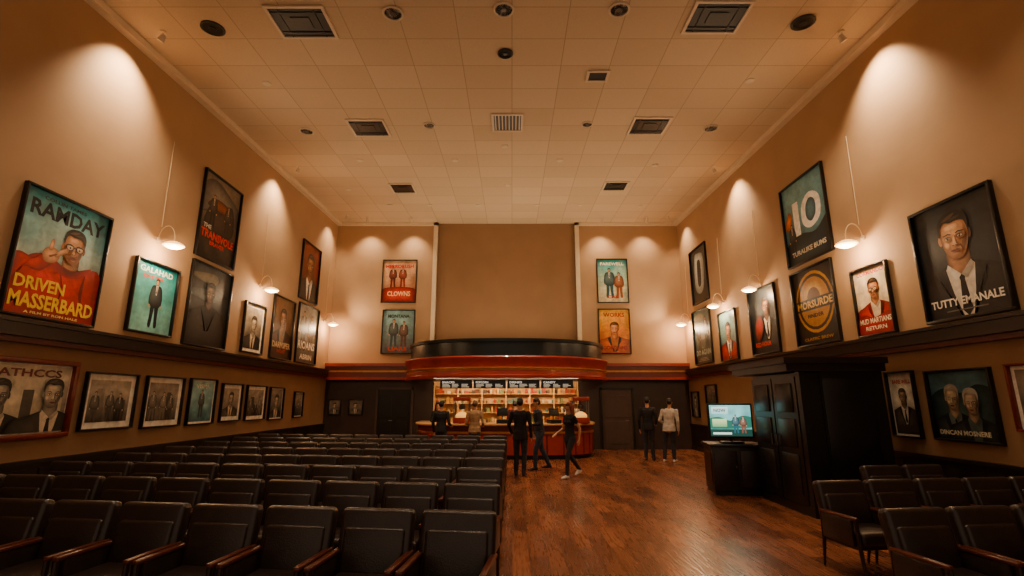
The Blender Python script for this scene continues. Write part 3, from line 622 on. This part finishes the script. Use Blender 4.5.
vent(-.11,11.04,.76,.84,True,'ceiling_return_grille'); vent(-3.58,15.3,.78,.84); vent(3.35,15.1,.78,.76); vent(1.77,9.13,.46,.38)
def speaker(x,y,r=.2,dark=False):
    b=MB(); b.lathe([(r,0),(r,-.02),(r*.85,-.03),(r*.8,-.012)],WHITEP if not dark else GRILL,n=24); b.lathe([(r*.8,-.012),(.001,-.012)],GRILL,n=24)
    b.lathe([(r*.3,-.012),(r*.28,-.025),(.001,-.027)],BLACK if dark else STEEL,n=16)
    b.obj('ceiling_speaker',(x,y,cz(y)-.003),(CT,0,0))
for q in [(-5.35,7.71,.2,1),(-2.04,7.34,.18,0),(-.14,7.25,.18,0),(1.82,7.25,.18,0),(5.12,7.56,.2,1),(-.13,8.41,.15,1),(-2.05,11.17,.15,0),(1.85,11.12,.14,0),(-5.19,11.47,.18,0),(4.97,11.32,.18,0)]: speaker(*q)
def lightobj(name,kind,loc,e,col,size=.1,target=None,angle=None,blend=1):
    l=bpy.data.lights.new(name,kind); l.energy=e; l.color=col
    if kind in('POINT','SPOT'): l.shadow_soft_size=size
    if kind=='SPOT': l.spot_size=R(angle); l.spot_blend=blend
    if kind=='AREA': l.shape='RECTANGLE'; l.size=size[0]; l.size_y=size[1]
    o=bpy.data.objects.new(name,l); o.location=loc; COL.objects.link(o)
    if target is not None: o.rotation_euler=(Vector(target)-Vector(loc)).to_track_quat('-Z','Y').to_euler()
    return o
WARM=(1,.66,.37); WARM2=(1,.73,.47)
def downlight(x,y,r=.09):
    b=MB(); b.lathe([(r,0),(r,-.015),(r*.75,-.02)],WHITEP,n=20); b.lathe([(r*.75,-.016),(.001,-.016)],DOWN,n=20)
    b.obj('ceiling_downlight',(x,y,cz(y)-.003),(CT,0,0))
DL=[(-1.63,13.17),(1.37,13.17),(4.19,13.5),(-4.35,13.17),(-.19,12.3),(-.13,15.03),(4.63,17.0),(-4.39,16.9),(-2.95,16.9),(2.45,16.9),(-1.2,16.9),(.9,16.9),(-5.2,9.4),(5.0,9.3),(-5.4,15.4),(5.2,15.4),(-1.6,5.5),(1.6,5.5),(-4.6,5.2),(4.6,5.2),(0,2.5),(-3.5,2.0),(3.5,2.0)]
for x,y in DL: downlight(x,y)
for x,y,e in [(-1.63,13.17,380),(1.37,13.17,480),(-4.39,16.9,200),(4.63,17,230),(-1.6,5.5,320),(1.6,5.5,340),(-4.6,5.2,270),(4.6,5.2,290),(-5.2,9.4,280),(5.0,9.3,300),(-.13,15.03,280),(0,2.5,300)]:
    lightobj('downlight_beam','SPOT',(x,y,cz(y)-.06),e,WARM2,.06,(x,y,0),110)
lightobj('counter_fill_spot','SPOT',(-.19,12.3,cz(12.3)-.06),650,WARM2,.06,(-.2,15.8,1.6),55)  # extra spot added to brighten the counter front
def washer(x,y,tx,ty,tz,e,ang=70):
    b=MB(); z=cz(y)
    d=(Vector((tx,ty,tz))-Vector((x,y,z-.14))).normalized(); q=d.to_track_quat('-Z','Y').to_matrix().to_4x4()
    b.lathe([(.05,0),(.05,-.02),(.0,-.02)],WHITEP,n=14); b.tube([(0,0,-.01),(0,0,-.12)],.012,WHITEP,8)
    M=Matrix.Translation((0,0,-.14))@q
    b.lathe([(.001,.07),(.045,.07),(.05,.0),(.06,-.06),(.05,-.06)],WHITEP,n=16,M=M); b.lathe([(.05,-.052),(.001,-.052)],BULB,n=16,M=M)
    b.obj('wall_washer_spotlight',(x,y,z-.004))
    p=Vector((x,y,z-.14))+d*.1
    lightobj('washer_beam','SPOT',p,e,WARM2,.04,(tx,ty,tz),ang)
for s,X in ((-1,XL),(1,XR)):
    for y,e in ((7.8,640),(13.6,480),(18.0,220)):
        washer(X-s*.65,y,X,y+.1,6.9,e,96)
for x in (-5.6,-3.9,3.5,5.2): washer(x,18.3,x,19,6.9,170,90)
def wall_lamp(X,s,y,z=4.72,e=75,up=120):
    b=MB(); inn=-s
    b.lathe([(.001,0),(.05,0),(.05,.03),(.001,.03)],WHITEP,(0,0,0),14,M=Matrix.Translation((inn*.0,0,.1))@Matrix.Rotation(R(90)*inn,4,'Y'))
    pts=[]
    for i in range(13):
        t=i/12; a=math.pi*t; pts.append((inn*(.02+.16*(1-math.cos(a))),0,.1+.28*math.sin(a)))
    pts.append((inn*.34,0,.05)); b.tube(pts,.009,WIRE,8)
    b.tube([(inn*.03,-.0,2.2),(inn*.05,0,.36)],.007,WIRE,6)
    c=(inn*.34,0,-.02)
    b.lathe([(.0,.08),(.04,.075),(.1,.055),(.17,.02),(.19,-.01),(.185,-.015),(.0,-.0)],SHADE,c,24)
    b.lathe([(.0,-.0),(.16,-.005),(.15,-.035),(.09,-.06),(.0,-.07)],BULB,c,20)
    b.obj('hanging_wall_lamp',(X,y,z))
    lightobj('lamp_bulb','POINT',(X+inn*.36,y,z-.18),e,WARM,.07)
    lightobj('ceiling_fill_spot','SPOT',(X+inn*.55,y,z+.12),up,WARM2,.08,(X+inn*4.5,y+1.5,8.4),110)  # added upward spot, separate from the bulb; brightens the ceiling
for y in (9.35,13.42,18.3): wall_lamp(XL,-1,y,4.72 if y<18 else 4.5)
for y in (8.95,12.9,15.3,18.35): wall_lamp(XR,1,y,4.62 if y<18 else 4.5)
lightobj('canopy_fill_light','AREA',(-.2,17.2,3.4),170,WARM2,(5,1.6),(-.2,15.6,9))  # added area light hidden behind the rim; brightens rear ceiling and back wall
lightobj('concession_strip_light','AREA',(-.2,18.3,2.4),110,WARM,(4.8,.3),(-.2,19.4,1.3))
lightobj('concession_strip_light','AREA',(-.2,16.9,2.4),80,WARM,(4.8,.3),(-.2,16.3,0))

# ------------------------------------------------------------------ people
ico=bmesh.new(); bmesh.ops.create_icosphere(ico,subdivisions=2,radius=1); UN=[v.co.copy() for v in ico.verts]; ico.free()
def hull(a,ra,c,rc):
    pts=[]
    for p,r in ((a,ra),(c,rc)):
        if not hasattr(r,'__len__'): r=(r,r,r)
        for u in UN: pts.append((p[0]+u.x*r[0],p[1]+u.y*r[1],p[2]+u.z*r[2]))
    bm=bmesh.new()
    for p in pts: bm.verts.new(p)
    bmesh.ops.convex_hull(bm,input=bm.verts[:])
    lo=[v for v in bm.verts if not v.link_faces]
    bmesh.ops.delete(bm,geom=lo,context='VERTS'); bm.verts.index_update()
    r=([v.co.copy() for v in bm.verts],[[v.index for v in f.verts] for f in bm.faces]); bm.free(); return r
SKIN=mat('skin','#C89270',.5,namt=.05)
EYEW=mat('eye_white','#D8D0C8',.3,namt=0); EYED=mat('eye_dark','#150E0A',.3,namt=0); LIP=mat('lips','#7E3B32',.5,namt=0)
def cloth(n,c): return mat('cloth_'+n,c,.85,nscale=14,namt=.2,bump=.3,bscale=40)
def person(name,loc,heading,height,top,bottom,shoe,hair,skin=SKIN,female=False,long=False,J=None,lean=(0,0),sleeves=True,coat=0,yaw=0,skirt=False):
    J=J or {}
    k=.9 if female else 1.06
    def j(n,d): return Vector(J.get(n,d))
    parts=[]
    def A_(lab,a,ra,c,rc): parts.append((lab,)+hull(a,ra,c,rc))
    lx,ly=lean
    def L_(x,y,z):
        f=max(0,(z-.95)/.8); return Vector((x+lx*f,y+ly*f,z))
    rings=[(.84,.155,.115),(.95,.168*k+.006,.12),(1.06,.148*k,.108*k),(1.16,.14*k,.104*k),(1.28,.165*k,.115*k),(1.38,.175*k,.108*k),(1.44,.13*k,.085)]
    for (z0,rx0,ry0),(z1,rx1,ry1) in zip(rings,rings[1:]):
        lab='top' if z0>.9 or coat else 'bottom'
        A_(lab,L_(0,0,z0),(rx0,ry0,.03),L_(0,0,z1),(rx1,ry1,.03))
    if coat: A_('top',L_(0,0,1.0),(.175,.13,.03),Vector((0,0,.95-coat)),(.19,.145,.02))
    if female: 
        for s in (-1,1): A_('top',L_(s*.07,-.085,1.28),(.055,.045,.055),L_(s*.06,-.05,1.3),(.05,.05,.06))
    A_('skin',L_(0,.01,1.42),.058,L_(0,-.005,1.56),.052)
    A_('top',L_(-.09,0,1.43),.05,L_(.09,0,1.43),.05)
    for s,n in ((-1,'r'),(1,'l')):
        S=L_(s*.178*k,0,1.405); E_=j('el_'+n,tuple(L_(s*(.225*k+.01),.03,1.12))); Wr=j('wr_'+n,tuple(L_(s*.235*k,-.05,.87)))
        A_('top',S,.058*k,S+(E_-S)*.45,.052*k)
        lab='top' if sleeves else 'skin'; g=1.1 if sleeves else .95
        A_(lab,S+(E_-S)*.3,.05*k,E_,.04*k*g); A_(lab,E_,.041*k*g,Wr,(.032 if sleeves else .025)*k)
        d=(Wr-E_).normalized(); lat=Vector((0,-1,0)); 
        if abs(d.dot(lat))>.8: lat=Vector((-s,0,0)) if abs(d.x)<.7 else Vector((0,0,1))
        lat=(lat-d*lat.dot(d)).normalized(); nrm=d.cross(lat).normalized()
        if nrm.x*s>0: nrm=-nrm
        def rr(t,w,th): 
            return tuple(max(abs(d[q])*t,abs(lat[q])*w,abs(nrm[q])*th,.012) for q in range(3))
        A_('skin',Wr,.022,Wr+d*.03,rr(.02,.028,.016)); A_('skin',Wr+d*.03,rr(.02,.03,.016),Wr+d*.085,rr(.015,.038,.014))
        for fi,(o,ln) in enumerate(((.033,.07),(.011,.08),(-.011,.075),(-.032,.058))):
            a=Wr+d*.085+lat*o; m_=a+d*ln*.5+nrm*.008; t_=m_+d*ln*.42+nrm*.022
            A_('skin',a,.0095,m_,.009); A_('skin',m_,.009,t_,.0078)
        a=Wr+d*.035+lat*.026; m_=a+d*.035+lat*.022+nrm*.006; t_=m_+d*.028+lat*.006+nrm*.012
        A_('skin',a,.012,m_,.0105); A_('skin',m_,.0105,t_,.009)
    for s,n in ((-1,'r'),(1,'l')):
        Hp=Vector((s*.088,0,.9)); K=j('kn_'+n,(s*.095,-.02,.49)); An=j('an_'+n,(s*.1,.02,.085))
        lab='bottom'; kk=k*1.04
        A_(lab,Hp,(.09,.1,.09),Hp+(K-Hp)*.5,.075*kk); A_(lab,Hp+(K-Hp)*.5,.075*kk,K,.058*kk)
        lc='skin' if skirt else 'bottom'; g=.006 if skirt else .0
        A_(lc,K,.058*kk-g,K+(An-K)*.35,.058*kk-g); A_(lc,K+(An-K)*.35,.058*kk-g,An,.046*kk-2*g)
        F=Vector(J.get('ft_'+n,(s*.015,-.15,-.05)))
        hl=An+Vector((0,.035,-.045)); hl.z=max(hl.z,.03)
        A_('shoe',An+Vector((0,0,-.01)),(.04,.045,.035),hl,(.036,.04,.032)); tz=An+F; tz.z=max(An.z+F.z,.026)
        A_('shoe',hl,(.036,.04,.03),tz,(.042,.05,.026)); A_('shoe',An+Vector((0,-.02,-.02)),(.036,.04,.03),tz,(.04,.045,.026))
    if skirt: A_('top',Vector((0,0,.98)),(.155,.12,.03),Vector((0,0,.56)),(.2,.17,.015))
    hb=L_(0,-.005,1.5); RY=Matrix.Rotation(yaw,4,'Z'); 
    def Hd(x,y,z): 
        v=RY@Vector((x,y,z-1.5)); return hb+v+Vector((lx*.1,ly*.1,0))
    A_('skin',Hd(0,.012,1.665),(.074,.088,.085),Hd(0,-.03,1.585),(.05,.052,.045))
    A_('skin',Hd(0,-.09,1.645),.01,Hd(0,-.104,1.62),.013)
    for s in (-1,1): A_('skin',Hd(s*.074,.01,1.625),(.01,.016,.02),Hd(s*.077,.012,1.645),(.01,.018,.02))
    A_('hair',Hd(0,.0,1.70),(.079,.09,.062),Hd(0,.04,1.655),(.079,.078,.075))
    A_('hair',Hd(0,-.045,1.715),(.06,.04,.035),Hd(0,.01,1.72),(.072,.08,.05))
    if long:
        A_('hair',Hd(0,.05,1.65),(.085,.07,.08),Hd(0,.085,1.46),(.1,.045,.07)); A_('hair',Hd(0,.085,1.46),(.1,.045,.07),Hd(0,.09,1.36),(.075,.03,.05))
        for s in (-1,1): A_('hair',Hd(s*.07,.0,1.66),(.022,.05,.05),Hd(s*.085,.02,1.5),(.028,.045,.05))
    vs=[];fs=[];bv={}
    for lab,v,f in parts:
        o=len(vs); vs+=v; fs+=[[o+q for q in g] for g in f]
        d_=bv.setdefault(lab,([],[])); o2=len(d_[0]); d_[0].extend(v); d_[1].extend([[o2+q for q in g] for g in f])
    me=bpy.data.meshes.new('tmp'); me.from_pydata(vs,[],fs); o=bpy.data.objects.new('tmp',me); COL.objects.link(o)
    m=o.modifiers.new('r','REMESH'); m.mode='VOXEL'; m.voxel_size=.0085
    m=o.modifiers.new('s','SMOOTH'); m.factor=.5; m.iterations=2
    dg=bpy.context.evaluated_depsgraph_get(); m2=bpy.data.meshes.new_from_object(o.evaluated_get(dg))
    bpy.data.objects.remove(o); bpy.data.meshes.remove(me)
    mats={'top':top,'bottom':bottom,'shoe':shoe,'hair':hair,'skin':skin}
    trees={l:BVHTree.FromPolygons(*d_) for l,d_ in bv.items()}
    V=[v.co.copy() for v in m2.vertices]; b=MB()
    # soft cloth folds on the garments
    nl=[v.normal.copy() for v in m2.vertices]
    V2=[]
    for v,n_ in zip(V,nl):
        a=.0 if v.z>1.47 or v.z<.12 or abs(v.x)>.3 else .006
        V2.append(v+n_*a*noise.noise(Vector((v.x*9,v.y*9,v.z*16+loc[0]*3))))
    b.v=[tuple(v) for v in V2]; b.c=[(1,1,1)]*len(V)
    for p in m2.polygons:
        c=p.center; best=None;bl=1e9
        for l,t in trees.items():
            h=t.find_nearest(c,bl+.02)
            if h[0] is not None and h[3]<bl: bl=h[3];best=l
        b.f.append(list(p.vertices)); b.m.append(b.mi(mats[best or 'top']))
    bpy.data.meshes.remove(m2)
    for s in (-1,1):
        v,f=hull(Hd(s*.031,-.079,1.648),(.013,.008,.008),Hd(s*.031,-.08,1.648),(.012,.008,.007)); b.add(v,f,EYEW)
        v,f=hull(Hd(s*.031,-.087,1.648),(.006,.003,.006),Hd(s*.031,-.086,1.648),(.006,.003,.006)); b.add(v,f,EYED)
        v,f=hull(Hd(s*.017,-.088,1.668),(.004,.004,.003),Hd(s*.046,-.08,1.669),(.004,.004,.003)); b.add(v,f,hair)
    v,f=hull(Hd(-.018,-.083,1.586),(.006,.004,.005),Hd(.018,-.083,1.586),(.006,.004,.005)); b.add(v,f,LIP)
    o=b.obj(name,loc,(0,0,heading),sharp=80); s=height/1.76; o.scale=(s,s,s); return o
cB=cloth('black','#17151A'); cN=cloth('charcoal','#26262E'); cT=cloth('tan','#9C7A56'); cG=cloth('light_grey','#C0B6A8'); cK=cloth('khaki','#6E5842'); cW=cloth('white','#C8BEAE'); cR=cloth('dark_red','#4A1512'); cJ=cloth('denim','#2E3A4C')
SB=mat('shoe_black','#0C0A0A',.4); SW=mat('shoe_white','#D8D2C8',.5)
HB=mat('hair_black','#0D0907',.6,nscale=40,namt=.4); HR=mat('hair_auburn','#7A3218',.6,nscale=40,namt=.4); HBr=mat('hair_brown','#2A170E',.6,nscale=40,namt=.4); HL=mat('hair_lightbrown','#5A3C22',.6,nscale=40,namt=.4)
# heading 0 faces the camera (-Y); pi faces away
person('man_in_black_jacket',(.2,12.5,0),R(168),1.80,cB,cN,SB,HB,coat=.14,J={'el_l':(.28,.0,1.13),'wr_l':(.24,-.16,.95),'an_r':(-.1,.12,.09),'kn_r':(-.1,.03,.49)})
person('man_leaning',(.72,13.5,0),R(-75),1.80,cN,cJ,SB,HBr,lean=(0,-.1),J={'an_r':(-.11,.28,.1),'kn_r':(-.1,.08,.5),'an_l':(.1,-.16,.085),'kn_l':(.1,-.14,.5),'wr_l':(.2,-.3,1.1),'el_l':(.24,-.08,1.12)})
person('walking_woman',(1.36,12.2,0),R(-55),1.70,cB,cN,SW,HR,female=True,long=True,sleeves=False,J={'an_r':(-.09,.36,.16),'kn_r':(-.09,.06,.5),'ft_r':(-.01,-.1,-.11),'an_l':(.09,-.2,.085),'kn_l':(.09,-.17,.5),'wr_r':(-.22,-.24,1.02),'el_r':(-.23,-.02,1.12),'wr_l':(.24,.08,.9),'el_l':(.23,.12,1.13)})
person('person_in_black',(4.1,15.6,0),R(160),1.84,cB,cN,SB,HB,coat=.1,J={'wr_r':(-.2,-.2,1.0)})
person('man_in_grey_hoodie',(4.6,15.2,0),R(150),1.80,cG,cN,SW,HB,coat=.1,lean=(-.06,-.05),J={'an_l':(.16,.06,.085),'kn_l':(.14,.0,.5),'wr_l':(.2,-.22,1.05),'el_l':(.25,.0,1.14)})
person('man_in_tan_jacket',(-1.07,14.85,0),R(175),1.74,cT,cJ,SB,HL,coat=.08,J={'wr_r':(-.2,-.26,1.05),'wr_l':(.2,-.26,1.05)})
person('customer_in_black',(-2.05,15.0,0),R(165),1.73,cB,cN,SB,HB,coat=.08,J={'wr_r':(-.2,-.26,1.05)})
person('concession_worker',(2.0,17.0,0),R(-25),1.76,cW,cB,SB,HBr,J={'wr_r':(-.16,-.3,1.08),'wr_l':(.16,-.3,1.08),'el_r':(-.25,-.05,1.13),'el_l':(.25,-.05,1.13)})
person('concession_worker',(-2.45,17.0,0),R(20),1.7,cB,cB,SB,HBr,female=True,long=True,J={'wr_r':(-.16,-.3,1.08),'wr_l':(.16,-.3,1.08),'el_r':(-.23,-.05,1.13),'el_l':(.23,-.05,1.13)})
person('concession_worker',(.1,17.3,0),R(170),1.72,cR,cB,SB,HB,J={'wr_r':(-.2,-.3,1.15)})

# ------------------------------------------------------------------ world & camera
w=bpy.data.worlds.new('world'); scene.world=w; w.use_nodes=True
w.node_tree.nodes['Background'].inputs[0].default_value=(1,.72,.49,1); w.node_tree.nodes['Background'].inputs[1].default_value=.42
cam=bpy.data.cameras.new('camera'); cam.lens=17.578; cam.sensor_width=36; cam.clip_end=100
co=bpy.data.objects.new('camera',cam); co.location=(0,0,1.75); co.rotation_euler=(R(90+12.63),0,0); COL.objects.link(co); scene.camera=co
